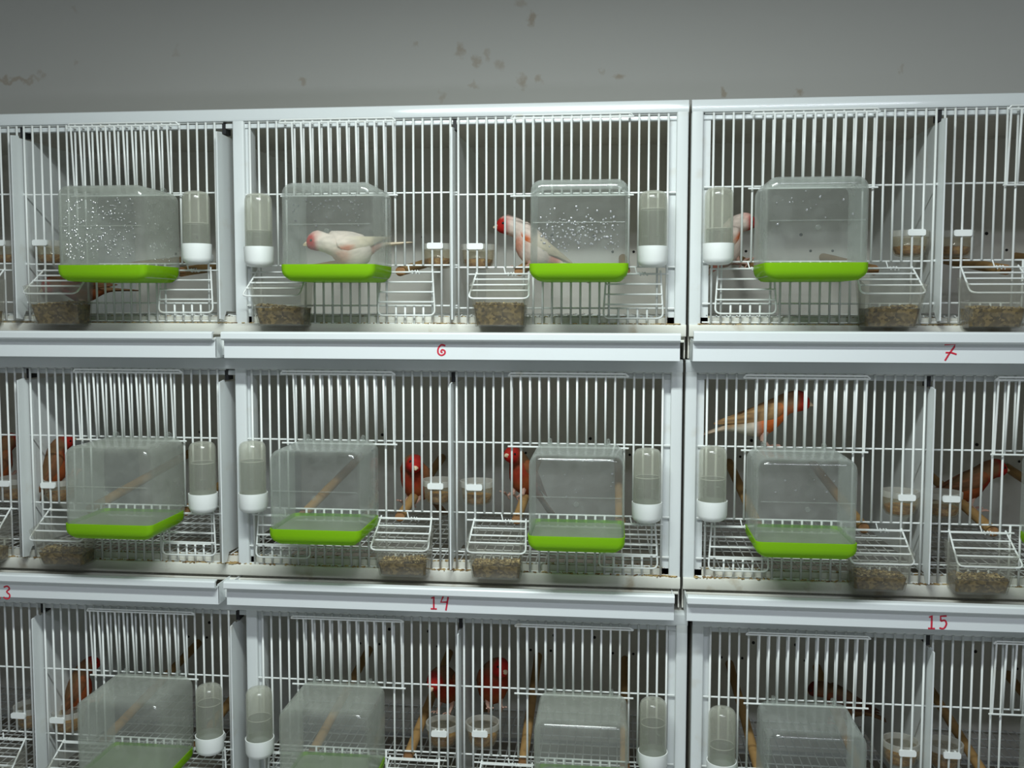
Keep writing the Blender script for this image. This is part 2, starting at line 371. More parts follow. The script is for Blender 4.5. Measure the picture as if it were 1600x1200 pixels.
def make_tray(cage, off, row, unit):
    xa, xb = TRAYX[unit]; xa += DX[row]; xb += DX[row]
    lift = .003 if unit == '7' and row == 1 else 0
    prof = [(-.041,-.2125),(-.041,-.1905),(-.0500,-.1890),(-.0515,-.1875),(-.0515,-.1808+lift),(-.0500,-.1790+lift),(-.043,-.1784+lift),(-.043,-.1796),
            (-.047,-.1808),(-.047,-.1875),(-.0385,-.1885),(-.0385,-.2115),(.295,-.2115),(.295,-.2130),(-.0385,-.2130)]
    b = MB(); b.prism(prof, 'x', xa, xb)
    o = b.build('tray', TRAYM, cage, off, smooth=False)
    b = MB(); b.box((xa+.002,-.036,-.2112), (xb-.002,.293,-.2098)); b.build('tray_liner', TRAYIN, o)
    for x in (xa, xb-.0012):
        b = MB(); b.box((x,-.040,-.2115), (x+.0012,.295,-.1860)); b.build('tray_side', TRAYM, o)
    dg, x, z = NUM[(row, unit)]
    if dg:
        z = z-ZA[row]
        w = 12.5 if len(dg) > 1 else 0
        for k, c in enumerate(dg):
            strokes(DIG[c], o, 'red_number', (x + DX[row]*0 + (k-(len(dg)-1)/2)*w*1.05/1000, -.0412, z), 'handwritten red digit %s' % c)
        o['label'] = 'white pull-out tray front marked with a red %s' % UNITNO[(row, unit)]
    return o
def holes(parent, off, pts):
    for x, z, r in pts:
        b = MB(); b.prism([(x+r*math.cos(k*math.pi/4), z+r*math.sin(k*math.pi/4)) for k in range(8)], 'y', DEPTH-.0008, DEPTH)
        b.build('screw_hole', HOLE, parent, off)

PERCH = {True: (.078, .212), False: (.197, .066)}
def crown(yf, yb, z0, z1, k):
    h = z1-z0; P_ = [(yb, z0+.001), (yf+.0016, z0), (yf+.0004, z0+.0005)]
    P_ += [(yf + k*(h*t)**2, z0+h*t) for t in (.10,.2,.3,.4,.5,.6,.7,.8,.88)]
    yt = yf+k*h*h
    return (P_ + [(yt+.0008, z1-.0006), (yt+.0025, z1), (yb, z1)])[::-1]
def make_cage(row, side):
    dx = DX[row]
    if side == 'left': xa, xb, comps, units = -1.092+dx, .0912+dx, ['5L','5R','6L','6R'], ['5','6']
    else: xa, xb, comps, units = .0948+dx, .690+dx, ['7L','7R'], ['7']
    if row == 3 and side == 'left': xb += .0015
    if row == 3 and side == 'right': xa += .004
    root_loc = ((xa+xb)/2, .15, ZA[row]+ZO+TZ+.0005)
    lab = {(1,'left'): 'long white wire breeding cage of the top row above trays 5 and 6',
           (1,'right'): 'white wire breeding cage of the top row above tray 7',
           (2,'left'): 'long white wire breeding cage of the middle row above trays 13 and 14',
           (2,'right'): 'white wire breeding cage of the middle row above tray 15',
           (3,'left'): 'long white wire breeding cage of the bottom row, below trays 13 and 14',
           (3,'right'): 'white wire breeding cage of the bottom row, below tray 15'}[(row, side)]
    cage = empty('breeding_cage', root_loc, lab, 'bird cage', 'breeding cages in three rows')
    off = (-root_loc[0], -root_loc[1], ZA[row]+ZO-root_loc[2])
    def part(b, name, mat, smooth=False, kind=None): return b.build(name, mat, cage, off, smooth, kind)
    b = MB(); b.prism(crown(-.0022, .012, BOTB, TOP, 6.4), 'x', xa, xb); part(b, 'top_beam', BEAM, True)
    b = MB(); b.prism(crown(.0036, .016, LIPB, .0918, 14), 'x', xa+.012, xb-.012); part(b, 'roof_lip', BEAM, True)
    b = MB(); b.box((xa,.012,.1062), (xb,DEPTH,.1080)); part(b, 'roof_panel', PANEL)
    b = MB(); b.box((xa,DEPTH,TZ+.003), (xb,DEPTH+.002,.1080)); bp = part(b, 'back_panel', PANEL)
    for x in (xa, xb-.0015):
        b = MB(); b.box((x,.010,TZ+.001), (x+.0015,DEPTH,.1062)); part(b, 'side_panel', PANEL)
    b = MB(); b.rbar('x', xa, xb, (-.0045, RB), (.006, BB-.0008), .002, 2); part(b, 'bottom_rail', RAIL, True)
    b = MB(); b.box((xa+.002,.006,RB-.004), (xb-.002,.020,-.160)); part(b, 'bottom_inner_rail', RAIL)
    b = MB(); b.rbar('x', xa+.002, xb-.002, (-.002, -.1915), (.012, -.1880), .001, 2); part(b, 'tray_slot_rail', RAIL)
    posts = [(xa, xa+.0145), (xb-.0145, xb)]
    for p0, p1 in posts:
        b = MB(); b.rbar('z', RB+.001, BOTB+.004, (p0, -.0020), (p1, .012), .0020, 3); part(b, 'post', WHITE, True)
    for p0, p1 in ((xa+.0145, xa+.024), (xb-.0235, xb-.0145)):
        b = MB(); b.box((p0, .006, RB), (p1, .022, BOTB)); part(b, 'inner_post', WHITE)
    if side == 'left':
        b = MB(); b.rbar('z', BB-.004, BOTB+.004, (-.4945+dx, -.0015), (-.4790+dx, .012), .0022, 3); part(b, 'post', WHITE, True)
        b = MB(); b.box((-.4790+dx, .006, RB), (-.4725+dx, .022, BOTB)); part(b, 'inner_post', WHITE)
        b = MB(); b.box((-.509+dx, -.018, TZ+.003), (-.492+dx, .004, RB-.006)); part(b, 'tray_stop', WHITE)
    # divider sheets
    dvs = [-.7877, -.5075, -.2024] if side == 'left' else [.3909]
    for x in dvs:
        x += dx; t = .0009
        pr = [(.300,.076),(-.004,.076),(-.006,.079),(-.021,.077),(-.0215,-.150),(-.0215,-.163),(-.010,-.1645),(-.002,-.153),(.300,-.160)]
        b = MB(); b.prism(pr, 'x', x-t, x+t); d = part(b, 'divider_panel', WHITE)
        b = MB(); b.box((x-.0024, .0035, .078), (x+.0024, .020, .0925)); b.build('divider_slot_shade', BLACK, d)  # solid black box: the shade of the open notch put in as colour
    # floor grille
    b = MB(); z = -.1575
    n = int((xb-xa-.02)/.0125)
    for k in range(n+1):
        x = xa+.010+k*.0125; b.tube([(x,.006,z),(x,.305,z)], .0009, 4)
    for k in range(11):
        y = .012+k*.029; b.tube([(xa+.006,y,z-.0018),(xb-.006,y,z-.0018)], .0011, 4)
    part(b, 'floor_grille', WIRE, False, 'stuff')
    for u in units: make_tray(cage, off, row, u)
    for c in comps:
        X, dz = wire_front(cage, off, row, c)
        x0 = X0[c]+dx; R = RIGHTTYPE[c]
        fl, fr = ((.0195,.0945),(.185,.260)) if R else ((.004,.079),(.1695,.2445))
        lopen = R or (row == 1 and c == '6L')
        flap(cage, x0+fl[0], x0+fl[1], dz, lopen).location = off
        flap(cage, x0+fr[0], x0+fr[1], dz, not lopen).location = off
        hp = []
        for pr in PERCH[R]:
            hp += [(x0+pr-.016, -.060, .0021), (x0+pr+.017, -.060, .0021)]
        hp += [(x0+.10, -.034, .0026), (x0+.166, -.035, .0026)]
        holes(bp, (0,0,0), hp)
    return cage
for row in (1,2,3):
    for side in ('left','right'): make_cage(row, side)

# stand carrying the lowest row (below the frame)
st = empty('cage_stand', (-.2,.15,0), 'grey steel stand carrying the bottom row of cages', 'stand')
zt = ZA[3]+ZO+TZ
b = MB(); b.box((-.89,-.14,zt-.03), (.90,.16,zt)); b.build('shelf', STAND, st)
for x in (-.87, 0, .87):
    for y in (-.12, .14):
        b = MB(); b.rbar('z', 0, zt-.03, (x-.015,y-.015), (x+.015,y+.015), .003, 2); b.build('leg', STAND, st)

# ------------------------------------------------------------------ location phrases
WHERE = {'5L': 'far left compartment', '5R': 'left cage', '6L': 'left half of centre cage', '6R': 'right half of centre cage',
         '7L': 'left half of right cage', '7R': 'right edge compartment'}
def where(row, c): return '%s row, %s' % (ROWN[row], WHERE[c])

# ------------------------------------------------------------------ bird baths
BATHX = {(1,'5R'): -.6242, (1,'6L'): -.3400, (1,'6R'): -.0403, (1,'7L'): .2290, (2,'5R'): -.6250, (2,'6L'): -.3600, (2,'6R'): -.0414, (2,'7L'): .2250,
         (3,'5R'): -.6200, (3,'6L'): -.3541, (3,'6R'): -.0345, (3,'7L'): .2440, (2,'7R'): .5540, (3,'7R'): .5640}
def rr_loop(w, zb, zt, y, r, n=5):
    return [(x, y, z) for x, z in rrect(-w/2, zb, w/2, zt, max(r, .0005), n)]
BW, BZ0, BZ1, BD = .1135, .0, .1160, .0950
def shell_loops(ins):
    L = []; rc = .013-ins; f = .009
    L.append(rr_loop(BW-2*ins, ins, BZ1-ins, 0, rc))
    L.append(rr_loop(BW-2*ins, ins, BZ1-ins, -BD+f, rc))
    for k in range(1, 5):
        t = math.pi/2*k/4; s = (f-ins)*(1-math.cos(t)) if False else (f-ins)*(1-math.sqrt(max(0, 1-math.sin(t)**2)))
        L.append(rr_loop(BW-2*ins-2*s, ins+s, BZ1-ins-s, -BD+f-(f-ins)*math.sin(t), max(rc-s*.6, .003)))
    return L
def bath_meshes():
    o = shell_loops(0); i = shell_loops(.0016)
    b = MB(); b.loft(o[::-1], True, False); b.loft(i, False, True)
    n = len(o[0]); # rim
    b.loft([o[0], i[0]], False, False)
    b.tube([(-BW/2+.004,-BD-.0002,.066),(BW/2-.004,-BD-.0002,.066)], .0006, 5)
    b.lathe([(.0030,0),(.0030,.0012),(.0016,.0016)], n=10); k = 30
    for q in range(len(b.v)-k, len(b.v)):
        x,y,z = b.v[q]; b.v[q] = (x, -BD-z, y+.058)
    h = .0187; H = MB()
    def circ(R, z): return R - math.sqrt(max(0, R*R - (R-min(max(z, 0), R))**2))
    def ring(e, z):
        ix = circ(.013, z); iy = circ(.009, z)
        return [(x, y, z-e if z < .001 else z) for x, y in rrect(-BW/2-e+ix, -BD-e+iy, BW/2+e-ix, .0, .0075, 4)]
    zs = [0, .0006, .002, .004, .007, .011, h]
    H.loft([ring(.0011, z) for z in zs], True, False)
    H.loft([ring(.0002, z) for z in zs[::-1]], False, True)
    H.loft([ring(.0011, h), ring(.0002, h)], False, False)
    hk = MB()
    for x in (0,):
        hk.tube([(x,-.006,BZ1-.001),(x,-.005,BZ1+.0045),(x,-.001,BZ1+.0058),(x,.0045,BZ1+.004),(x,.0048,BZ1-.004)], .0022, 6)
    return b, H, hk
_b, _h, _k = bath_meshes()
def mesh_of(b, name, mat, smooth=True):
    o = b.build(name, mat, None, smooth=smooth); me = o.data; bpy.data.objects.remove(o); return me
BM_C = mesh_of(_b, 'clear_shell', CLEAR); BM_F = BM_C.copy(); BM_F.materials[0] = FROST
BM_L = mesh_of(_h, 'lime_base', LIME); BM_K = mesh_of(_k, 'hook', CLEAR)
WET = {(1,'5R'): (260, 'all'), (1,'6L'): (60, 'top'), (1,'6R'): (190, 'low'), (1,'7L'): (16, 'top'), (2,'6R'): (10, 'top'), (2,'7L'): (8, 'top')}
BNOTE = {(1,'5R'): 'covered in water drops', (1,'6L'): 'with a bathing canary inside', (1,'6R'): 'speckled with bright drops', (1,'7L'): 'nearly dry and see-through',
         (2,'5R'): 'cloudy with scratched sides', (2,'6L'): 'clear with dry streaks', (2,'6R'): 'clear, square to the camera', (2,'7L'): 'below a perched canary',
         (3,'5R'): 'very cloudy', (3,'6L'): 'scratched and dry', (3,'6R'): 'dusty, square to the camera', (3,'7L'): 'dusty and cut off below',
         (2,'7R'): 'mostly cut off by the picture edge', (3,'7R'): 'only a sliver in view'}
for (row, c), x in BATHX.items():
    zb = ZA[row]+ZO-.1150
    r = empty('bird_bath', (x, -.006, zb), 'clear bird bath, %s, %s' % (BNOTE[(row,c)], where(row, c)), 'bird bath', 'bird baths hooked on the cage doors')
    fro = (row, c) in ((1,'5R'), (2,'5R'), (3,'5R'), (3,'6L'), (3,'6R'))
    link('clear_shell', BM_F if fro else BM_C, r)['label'] = 'clear plastic box'
    link('base_tray', BM_L, r)['label'] = 'lime green base'
    wb_ = MB(); wb_.prism(rrect(-BW/2+.0025, -BD+.003, BW/2-.0025, -.001, .008, 3), 'z', .003, .0150); wb_.build('bath_water', BWATER, r)
    for hx in (-.037, .037): link('hook', BM_K, r, (hx, 0, 0))
    if (row, c) in WET:
        n, md = WET[(row, c)]; b = MB(); rnd = random.Random(row*10+ord(c[0])+ord(c[1]))
        for k in range(n):
            px = rnd.uniform(-.046, .046)
            pz = {'all': rnd.uniform(.026, .100), 'top': rnd.triangular(.055, .104, .09), 'low': rnd.triangular(.030, .085, .048)}[md]
            s = rnd.choice((.0007,.0009,.0011,.0016)) * (1 if md != 'top' else .9)
            b.blob((px, -BD-.0001, pz), s*1.1, s*.55, s, 6, 4)
        if md == 'all':
            for k in range(90):
                s = rnd.uniform(.0006,.0012); b.blob((BW/2, rnd.uniform(-.085,-.005), rnd.uniform(.026,.10)), s*.6, s, s, 6, 4)
        b.build('water_drops', DROPM, r, smooth=True, kind='stuff')

# ------------------------------------------------------------------ drinkers
DRINK = {(1,'5R'): (-.5367,.001,-.0400), (1,'6L'): (-.4535,-.003,-.0500), (1,'6R'): (.0479,-.005,-.0270), (1,'7L'): (.1275,-.002,-.0515),
         (2,'5R'): (-.5354,-.002,-.0290), (2,'6L'): (-.4672,0,-.0255), (2,'6R'): (.0444,-.001,-.0365), (2,'7L'): (.1250,.003,-.0370),
         (3,'5R'): (-.5334,-.004,-.0280), (3,'6L'): (-.4641,-.005,-.0450), (3,'6R'): (.0553,.003,-.0275), (3,'7L'): (.1420,-.005,-.0525)}
tb = MB(); R_ = .0172
tb.lathe([(R_,.018),(R_,.083),(R_*.98,.0865),(R_*.90,.0902),(R_*.76,.0925),(R_*.4,.0940),(.002,.0944),(.002,.0932),(R_*.4,.0928),(R_*.72,.0914),(R_*.84,.0892),(R_*.9,.086),(R_*.92,.082),(R_*.92,.018)], n=24, cap0=False, cap1=False)
TUBE_ME = mesh_of(tb, 'tube', BOTTLE)
cb = MB(); cb.lathe([(.006,.0),(.012,.0008),(.0165,.0035),(.0185,.008),(.0190,.024),(.0190,.0262),(.0178,.0262),(.0178,.020),(.006,.012)], n=24)
cb.rbar('y', .010, .032, (-.009, .004), (.009, .015), .003, 2)
CAP_ME = mesh_of(cb, 'drinker_cap', CAPM)
LVL = {1: 'about half full', 2: 'nearly full', 3: 'partly full'}
for (row, c), (x, dz, lev) in DRINK.items():
    z0 = ZA[row]+ZO-.0935+dz
    r = empty('drinker', (x, -.0215, z0), 'tubular water drinker with white cap, %s' % where(row, c), 'drinker', 'tube drinkers on the cage fronts')
    link('tube', TUBE_ME, r); link('drinker_cap', CAP_ME, r)['label'] = 'white drinking cap'
    h = .0935+lev-dz
    b = MB(); b.lathe([(.0152,.019),(.0152,h)], n=24); b.build('water', WATER, r, smooth=True)
    b = MB(); b.tube([(.0154*math.cos(2*math.pi*k/24), .0154*math.sin(2*math.pi*k/24), h) for k in range(24)], .0005, 5, closed=True); b.build('water_line', RINGM, r, smooth=True)
    b = MB(); b.tube([(.006,.020,.040),(.006,.017,.040),(.010,.0135,.040)], .0009, 5); b.tube([(-.006,.020,.040),(-.006,.017,.040),(-.010,.0135,.040)], .0009, 5); b.build('wire_clip', WIRE, r)

# ------------------------------------------------------------------ food cups
CUPS = {(1,'5L'): (-.8250,-.061), (1,'5R'): (-.7640,-.061), (1,'6L'): (-.2275,-.068), (1,'6R'): (-.1757,-.069), (1,'7L'): (.3665,-.055), (1,'7R'): (.4205,-.056),
        (2,'5L'): (-.8300,-.066), (2,'5R'): (-.7640,-.067), (2,'6L'): (-.2284,-.057), (2,'6R'): (-.1773,-.0575), (2,'7L'): (.3645,-.059), (2,'7R'): (.4174,-.0595),
        (3,'5L'): (-.8190,-.067), (3,'5R'): (-.7620,-.071), (3,'6L'): (-.2250,-.064), (3,'6R'): (-.1704,-.0615), (3,'7L'): (.3750,-.060), (3,'7R'): (.4290,-.060)}
RC = .0222
rb = MB(); rb.lathe([(RC+.0006,-.0045),(RC+.0010,.0030),(RC-.0012,.0030),(RC-.0012,-.0045)], n=28, cap0=False, cap1=False)
rb.loft([[(x*(RC+.0006)/1, y*(RC+.0006), -.0045) for x, y in [(math.cos(2*math.pi*k/28), math.sin(2*math.pi*k/28)) for k in range(28)]],
         [(x*(RC-.0012), y*(RC-.0012), -.0045) for x, y in [(math.cos(2*math.pi*k/28), math.sin(2*math.pi*k/28)) for k in range(28)]]], False, False)
RING_ME = mesh_of(rb, 'ring', RINGM)
tbm = MB(); tbm.rbar('y', -RC-.0085, -RC-.0055, (-.0105,-.0048), (.0105,.0030), .0022, 3)
for s in (-1, 1): tbm.box((s*.0055-.0012,-RC-.006,-.002), (s*.0055+.0012,-RC+.001,.002))
TAB_ME = mesh_of(tbm, 'clip_tab', CAPM)
bb = MB(); bb.lathe([(.010,-.0290),(.0165,-.0270),(.0200,-.021),(.0212,-.004),(.0200,-.004),(.0188,-.020),(.0155,-.0255),(.009,-.0275)], n=24)
BOWL_ME = mesh_of(bb, 'bowl', CUPPL)
eb = MB(); eb.lathe([(.009,-.0272),(.0150,-.0252),(.0182,-.0195),(.0188,-.0165),(.010,-.0150),(.002,-.0155)], n=20)
EGG_ME = mesh_of(eb, 'food_fill', EGG)
for (row, c), (x, z) in CUPS.items():
    r = empty('food_cup', (x, RC+.0052, ZA[row]+ZO+z), 'round food cup with white ring and clip tab, %s' % where(row, c), 'food cup', 'round food cups clipped inside the bars')
    link('ring', RING_ME, r)['label'] = 'white ring'; link('clip_tab', TAB_ME, r)['label'] = 'white clip tab'
    link('bowl', BOWL_ME, r)['label'] = 'clear bowl'; link('food_fill', EGG_ME, r, kind='stuff')['label'] = 'crumbly brown food'

# ------------------------------------------------------------------ seed feeders
FEED = {(1,'5L'): .2085, (1,'5R'): .0590, (1,'6L'): .0500, (1,'6R'): .0570, (1,'7L'): .2085, (1,'7R'): .0540,
        (2,'5L'): .2085, (2,'5R'): .0585, (2,'6L'): .2090, (2,'6R'): .0555, (2,'7L'): .2070, (2,'7R'): .0520,
        (3,'5L'): .2085, (3,'5R'): .0590, (3,'6L'): .2090, (3,'6R'): .0555, (3,'7L'): .2070, (3,'7R'): .0520}
FILL = {(1,'5R'): .030, (1,'6L'): .026, (1,'6R'): .030, (1,'7L'): .026, (1,'7R'): .026}
def feeder_loop(t, ins=0):
    # horizontal section at height fraction t (0 bottom, 1 top); back slightly taller
    wt = .0305 + (.0360-.0305)*t - ins; yf = -.036 - .017*t + ins; yb = -.0055 - ins
    zf = .0012*ins/.0016 + (.050)*t; zb = .0012*ins/.0016 + (.060)*t; c = .003
    return [(wt-c, yf, zf), (wt, yf+c, zf+(zb-zf)*.05), (wt, yb, zb), (-wt, yb, zb), (-wt, yf+c, zf+(zb-zf)*.05), (-wt+c, yf, zf)][::-1]
fb = MB(); fb.loft([feeder_loop(0), feeder_loop(.35), feeder_loop(.7), feeder_loop(1)], True, False)
fb.loft([feeder_loop(1,.0014), feeder_loop(.5,.0014), feeder_loop(0,.0014)], False, True)
fb.loft([feeder_loop(1), feeder_loop(1,.0014)], False, False)
FEED_ME = mesh_of(fb, 'clear_hopper', FEEDPL, smooth=False)
def seed_mesh(h, seed):
    rnd = random.Random(seed); b = MB()
    t = h/.055
    L0 = feeder_loop(0,.0018); L1 = feeder_loop(t,.0018)
    L0 = [(x,y,.0020) for x,y,z in L0]; L1 = [(x,y,h-.003) for x,y,z in L1]
    b.loft([L0, L1]); nbox = len(b.f); b.mi = 1
    wt = .0305+.0055*t-.004; yf = -.036-.017*t+.004
    sl = rnd.uniform(-.12, .12)
    for k in range(260):
        x = rnd.uniform(-wt, wt); y = rnd.uniform(yf, -.009); s = rnd.uniform(.0010,.0019)
        z = h-.0025 + rnd.uniform(-.001,.0022) + sl*x
        rot = Matrix.Rotation(rnd.uniform(0, 6.28), 3, 'Z') @ Matrix.Rotation(rnd.uniform(-.5,.5), 3, 'Y')
        b.blob((x,y,z), s*1.7, s*.8, s*.7, 5, 3, rot)
    return b
for (row, c), rx in FEED.items():
    x = X0[c]+DX[row]+rx; zb = ZA[row]+ZO-.1695 + (-.002 if row == 1 else 0)
    r = empty('seed_feeder', (x, 0, zb), 'clear plastic seed feeder under a wire flap, %s' % where(row, c), 'seed feeder', 'seed feeders below the wire flaps')
    link('clear_hopper', FEED_ME, r)['label'] = 'clear plastic hopper'
    h = FILL.get((row, c), .021)
    s = seed_mesh(h, row*7+ord(c[0])*3+ord(c[1])).build('seed_mix', [SEED, SEEDC], None, (x, 0, zb), kind='stuff')
    tag(s, 'mixed brown seed in the feeder, %s' % where(row, c), 'seed', 'seed in the feeders', 'stuff')

# ------------------------------------------------------------------ perches
def perch(row, c, k, px):
    x = X0[c]+DX[row]+px; rnd = random.Random(row*31+k*7+ord(c[0])+ord(c[1])*5)
    b = MB(); r0 = .0066; n = 12; pts = []; rs = []
    p0 = Vector((x, .0045, ZA[row]+ZO-.1010)); p1 = Vector((x+rnd.uniform(-.004,.004), DEPTH-.001, ZA[row]+ZO-.0700))
    loops = []
    for i in range(9):
        t = i/8; q = p0.lerp(p1, t); rr = r0*(1+rnd.uniform(-.05,.05))
        loops.append([(q.x-p0.x+rr*math.cos(2*math.pi*a/n), q.y-p0.y, q.z-p0.z+rr*math.sin(2*math.pi*a/n)) for a in range(n)])
    b.loft(loops, False, True)
    e = MB(); e.loft([[(rr_*math.cos(2*math.pi*a/n), 0 if q_ else 0.0, rr_*math.sin(2*math.pi*a/n)) for a in range(n)] for rr_, q_ in ((r0, 0),)] + [[(r0*.8*math.cos(2*math.pi*a/n), -.0006, r0*.8*math.sin(2*math.pi*a/n)) for a in range(n)]], False, True)
    o = b.build('perch', WOOD, None, tuple(p0), smooth=True)
    nm = 'beside the bath' if k == 0 else 'behind the bath'
    tag(o, 'round wooden perch %s, %s' % (nm, where(row, c)), 'perch', 'wooden perches')
    e.build('sawn_end', WOODEND, o)
for row in (1,2,3):
    for c in X0:
        if c == '5L': continue
        for k, px in enumerate(PERCH[RIGHTTYPE[c]]): perch(row, c, k, px)

# ------------------------------------------------------------------ canaries
def lerp3(a, b, t): return tuple(a[i]+(b[i]-a[i])*t for i in range(3))
def sst(a, b, x):
    t = max(0, min(1, (x-a)/(b-a))); return t*t*(3-2*t)
SPINE = [  # x, z, vertical radius, lateral radius (mm)
 (45.0,16.0,1.5,1.5),(43.8,16.3,5.2,4.8),(40.8,17.2,8.4,7.6),(36.0,18.0,10.8,9.6),(30.5,17.8,11.9,10.8),(25.0,15.6,12.2,11.4),(19.5,12.4,13.2,12.4),
 (13,9.0,14.0,13.0),(5,4.8,16.2,15.2),(-4,1.8,17.0,16.0),(-13,.2,16.0,15.2),(-22,-.6,13.2,12.8),(-30,-.8,9.6,9.8),(-37,-.8,6.6,7.4),
 (-44,-1.4,4.2,6.2),(-52,-2.4,2.6,5.8),(-64,-4.0,1.9,6.4),(-76,-5.6,1.5,7.4),(-84,-6.8,1.0,8.0),(-86,-7.2,.5,5.0)]
def bird(name_label, pos, yaw_deg, pitch_deg=0, head_yaw=0, head_pitch=0, kind='white', scale=1.0, roll_deg=0, fluff=1.0, legs=True):
    root = empty('canary', (pos[0], pos[1], pos[2]+ZO), name_label, 'bird', 'canaries in the cages')
    root.rotation_mode = 'XYZ'
    mw = Matrix.Rotation(math.radians(yaw_deg), 4, 'Z') @ Matrix.Rotation(math.radians(-pitch_deg), 4, 'Y') @ Matrix.Rotation(math.radians(roll_deg), 4, 'X')
    root.rotation_euler = mw.to_euler('XYZ'); root.scale = (scale,)*3
    piv = Vector((19, 0, 11)); HR = Matrix.Rotation(math.radians(head_yaw), 3, 'Z') @ Matrix.Rotation(math.radians(-head_pitch), 3, 'Y')
    def bend(p):
        t = sst(14, 29, p.x)
        if t <= 0: return p
        q = piv + HR @ (p-piv); return p.lerp(q, t)
    n = 16; b = MB(); raw = []
    loops = []
    dense = []
    for i in range(len(SPINE)-1):
        for k in (0, .5):
            dense.append(tuple(SPINE[i][j]+(SPINE[i+1][j]-SPINE[i][j])*k for j in range(4)))
    dense.append(SPINE[-1])
    for x, z, rv, rl in dense:
        f = fluff if -25 < x < 14 else 1
        L = []
        for a in range(n):
            th = 2*math.pi*a/n
            p = Vector((x, rl*f*math.cos(th), z + rv*f*math.sin(th)*(1.06 if math.sin(th) < 0 and -28 < x < 18 else 1)))
            raw.append(p.copy()); L.append(bend(p)/1000)
        loops.append(L)
    b.loft(loops)
    o = b.build('body', PLUM, root, smooth=True)
    me = o.data; me.polygons.foreach_set('use_smooth', [True]*len(me.polygons))
    ca = me.color_attributes.new('plumage', 'FLOAT_COLOR', 'POINT')
    red = (.46,.016,.012); orange = (.72,.16,.035); white = (.80,.66,.58); cream = (.74,.62,.46); brown = (.20,.11,.05); dark = (.10,.055,.03); rust = (.30,.075,.022); pale = (.62,.56,.46)
    for i, p in enumerate(raw):
        x, y, z = p; sp = z - (x*.22+4)          # height relative to body axis
        if kind == 'white':
            c = lerp3(white, (.80,.45,.36), .35*sst(-6, 10, x)*sst(4, -10, sp))
            c = lerp3(c, (.74,.20,.13), sst(-24,-30,x)*sst(-46,-38,x)*.8)
            c = lerp3(c, orange, .55*sst(2,12,x)*sst(22,16,x)*sst(0,-8,sp))
            c = lerp3(c, cream, sst(-44,-52,x))
            mask = sst(30.5, 35, x) * (1 - .6*sst(24.5, 28, z)) * (1-.5*sst(4.5,8,abs(y))*sst(37,34,x))
            c = lerp3(c, red, mask)
            c = lerp3(c, (.78,.36,.30), sst(25,31,x)*sst(20,25,z)*.5*(1-mask))
        else:
            back = sst(-1, 6, sp)
            bel = lerp3(orange, pale, sst(-6,-20,x))
            if kind == 'dark': bel = lerp3(rust, brown, sst(0,-20,x))
            if kind == 'red': bel = lerp3(rust, (.30,.035,.014), sst(0,10,x))
            c = lerp3(bel, brown if kind != 'orange' else (.34,.19,.08), back)
            c = lerp3(c, dark, back*(.5+.5*math.sin(y*1.1)*math.cos(x*.35))*.5)
            c = lerp3(c, pale if kind == 'orange' else brown, sst(-40,-50,x)*(.8 if sp < 0 else .45))
            c = lerp3(c, (.30,.16,.10) if kind == 'orange' else (.22,.10,.05), sst(16,22,x)*sst(34,29,x)*.45)
            c = lerp3(c, red if kind != 'dark' else (.12,.02,.015), sst(29,35,x)*(.95 if z > 9 else .8))
            c = lerp3(c, (.22,.02,.015), sst(25,30,x)*sst(24,27,z)*.7)
        ca.data[i].color = (*c, 1)
    # folded wings
    WS = [(17,9.5,3.0,.8),(14,9,7.0,2.4),(7,7.5,9.6,3.2),(-3,5.5,10.2,3.2),(-14,4.2,9.0,2.8),(-25,3.8,7.0,2.2),(-36,3.6,4.8,1.8),(-46,3.2,3.2,1.4),(-54,2.6,1.6,1.0),(-57,2.3,.5,.5)]
    lat = [12.0,13.6,15.2,15.6,14.4,11.6,8.2,5.6,4.4,4.0]
    for s in (-1, 1):
        wb = MB(); lw = []; rw = []
        for (x, z, rv, th), ly in zip(WS, lat):
            L = []
            for a in range(12):
                t = 2*math.pi*a/12
                dzz = rv*math.sin(t)
                yy = s*(ly*fluff*math.sqrt(max(.05, 1-(dzz/26)**2)) - .8 + th*math.cos(t)*.8 - (.12*dzz if dzz > 0 else 0))
                p = Vector((x, yy, z+2.2+dzz*.86)); rw.append(p.copy()); L.append(p/1000)
            lw.append(L)
        wb.loft(lw)
        wo = wb.build('wing', PLUM, root, smooth=True); me = wo.data; me.polygons.foreach_set('use_smooth', [True]*len(me.polygons))
        ca = me.color_attributes.new('plumage', 'FLOAT_COLOR', 'POINT')
        for i, p in enumerate(rw):
            x, y, z = p
            if kind == 'white':
                c = lerp3(cream, white, sst(-10, 4, x)); c = lerp3(c, (.80,.16,.03), sst(-4,5,x)*sst(11,5,z)*.95)
                c = lerp3(c, (.10,.08,.07), .8*sst(-20,-40,x)*(1 if z < 3.4 else .25))
            else:
                c = (.42,.25,.11) if kind == 'orange' else ((.24,.10,.045) if kind == 'red' else (.12,.05,.03))
                c = lerp3(c, dark, .75*(.5+.5*math.sin(z*1.3)) * sst(12, -8, x)); c = lerp3(c, orange if kind == 'orange' else rust, sst(9,14,x)*.6)
            ca.data[i].color = (*c, 1)
    # beak, eyes
    bk = MB()
    def H(p): return bend(Vector(p))/1000
    for z0, z1, r0 in ((17.0, 15.2, 3.9), (14.6, 14.3, 3.0)):
        bk.loft([[H((43.2, math.cos(2*math.pi*a/8)*r0, z0+math.sin(2*math.pi*a/8)*r0*.62)) for a in range(8)],
                 [H((46.2, math.cos(2*math.pi*a/8)*r0*.62, (z0+z1)/2+math.sin(2*math.pi*a/8)*r0*.42)) for a in range(8)],
                 [H((48.8, math.cos(2*math.pi*a/8)*.3, z1+math.sin(2*math.pi*a/8)*.3)) for a in range(8)]])
    bk.build('beak', BEAKM, root, smooth=True)
